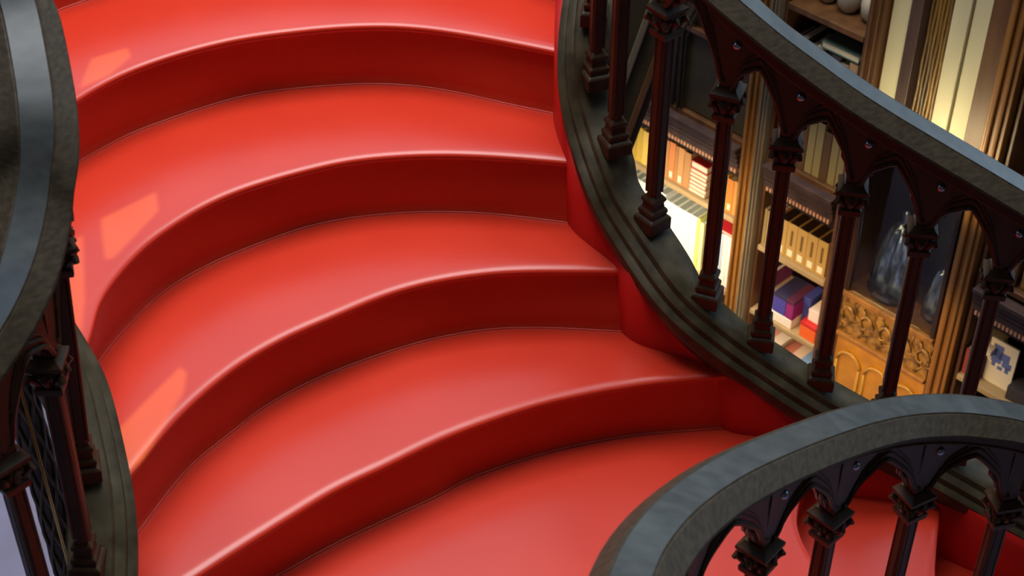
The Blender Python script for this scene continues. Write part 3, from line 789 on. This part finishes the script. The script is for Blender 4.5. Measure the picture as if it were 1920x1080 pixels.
# unseen ceiling, its holes shaped so the sun makes patches on the treads
SUN = Vector((.50, -.30, 1.0)).normalized()           # towards the sun
patches = [
 (1, [(172,110),(238,90),(246,106),(205,140),(150,165),(160,138)]),
 (2, [(189,411),(292,360),(297,395),(250,445),(212,485),(197,485)]),
 (2, [(118,466),(155,440),(159,560),(152,625),(136,605),(112,540)]),
 (3, [(338,688),(350,700),(345,735),(270,860),(225,900),(222,805),(280,745)]),
 (2, [(332,352),(372,325),(445,318),(430,350),(345,395)]),
 (3, [(388,640),(470,592),(530,590),(470,635),(400,690)])]
cu = bpy.data.curves.new('ceiling', 'CURVE'); cu.dimensions = '2D'; cu.fill_mode = 'BOTH'
def spl(pts):
    s = cu.splines.new('POLY'); s.points.add(len(pts)-1)
    for p, q in zip(s.points, pts): p.co = (q[0], q[1], 0, 1)
    s.use_cyclic_u = True
spl([(X0, Y0), (X1, Y0), (X1, Y1), (X0, Y1)])
for k, px in patches[:4]:
    q = []
    for u, v in px:
        P = at(u, v, zk(k)); P = P+SUN*((ZT-P.z)/SUN.z); q.append((P.x, P.y))
    spl(q)
tmp = bpy.data.objects.new('tmp', cu); COL.objects.link(tmp)
me = bpy.data.meshes.new_from_object(tmp.evaluated_get(bpy.context.evaluated_depsgraph_get()))
bpy.data.objects.remove(tmp)
ceil = bpy.data.objects.new('ceiling', me); COL.objects.link(ceil); ceil.location = UP+Vector((0, 0, ZT)); me.materials.clear(); me.materials.append(PLASTER); struct(ceil)

# ================================================================ LIGHT
def area(name, loc, target, sx, sy, power, col):
    l = bpy.data.lights.new(name, 'AREA'); l.shape = 'RECTANGLE'; l.size = sx; l.size_y = sy; l.energy = power; l.color = col
    if 'lamp' in name: l.spread = 2.0
    o = bpy.data.objects.new(name, l); COL.objects.link(o); o.location = Vector(loc)+UP
    o.rotation_euler = (Vector(target)-Vector(loc)).to_track_quat('-Z', 'Y').to_euler(); return o
area('skylight', (-.4, 4.1, 4.4), (-.2, 3.3, -2), 4.2, 3.4, 470, (1.0, .97, .94))
area('facade_window', (.2, 8.4, 2.2), (.2, 2.5, 1.9), 9.8, 6.8, 330, (.60, .80, 1.0))
area('roof_fill', (.2, 4.7, 5.9), (.2, 4.7, 0), 9.5, 7.2, 330, (.62, .80, 1.0))  # unseen panel added so the handrail tops reflect blue
area('right_fill', (5.4, 5.2, .2), (.6, 5.0, .2), 6.0, 5.6, 105, (.50, .74, 1.0))  # added blue light, out of view, for the sloping rails to mirror
area('side_window', (-4.7, 1.6, 1.4), (.3, 2.2, -2), 1.6, 2.6, 18, (.42, .62, 1.0))
s = bpy.data.lights.new('sun', 'SUN'); s.energy = 7.5; s.color = (.22, 1.0, .30); s.angle = .0015
so = bpy.data.objects.new('sun', s); COL.objects.link(so); so.rotation_euler = (-SUN).to_track_quat('-Z', 'Y').to_euler(); so.location = UP+SUN*8
WARM = (1.0, .68, .32)
area('shelf_lamp', W(.0, .55, -3.72), W(.02, 0, -4.1), .5, .08, 4.4, (1.0, .84, .58))
area('shelf_lamp', W(.55, .6, -3.35), W(.55, 0, -4.0), .5, .08, 1.5, WARM)
area('shelf_lamp', W(1.05, .6, -3.7), W(1.0, 0, -4.3), .4, .08, 2.7, WARM)
area('pilaster_lamp', W(1.03, .35, -3.25), W(1.03, 0, -3.0), .35, .06, 1.7, (1.0, .82, .46))
w = bpy.data.worlds.new('world'); scene.world = w; w.use_nodes = True
w.node_tree.nodes['Background'].inputs[0].default_value = (.6, .7, .9, 1); w.node_tree.nodes['Background'].inputs[1].default_value = .05

# ================================================================ CAMERA
cd = bpy.data.cameras.new('camera'); cam = bpy.data.objects.new('camera', cd); COL.objects.link(cam)
cam.location = UP; cam.rotation_euler = (math.pi/2-PITCH, 0, 0)
cd.sensor_width = 36; cd.lens = FPX/1920*36; cd.clip_start = .02
cd.dof.use_dof = True; cd.dof.focus_distance = 3.6; cd.dof.aperture_fstop = 6.3
scene.camera = cam
vs = scene.view_settings; vs.view_transform = 'Standard'; vs.look = 'None'; vs.gamma = 1; vs.exposure = 0; vs.use_curve_mapping = False
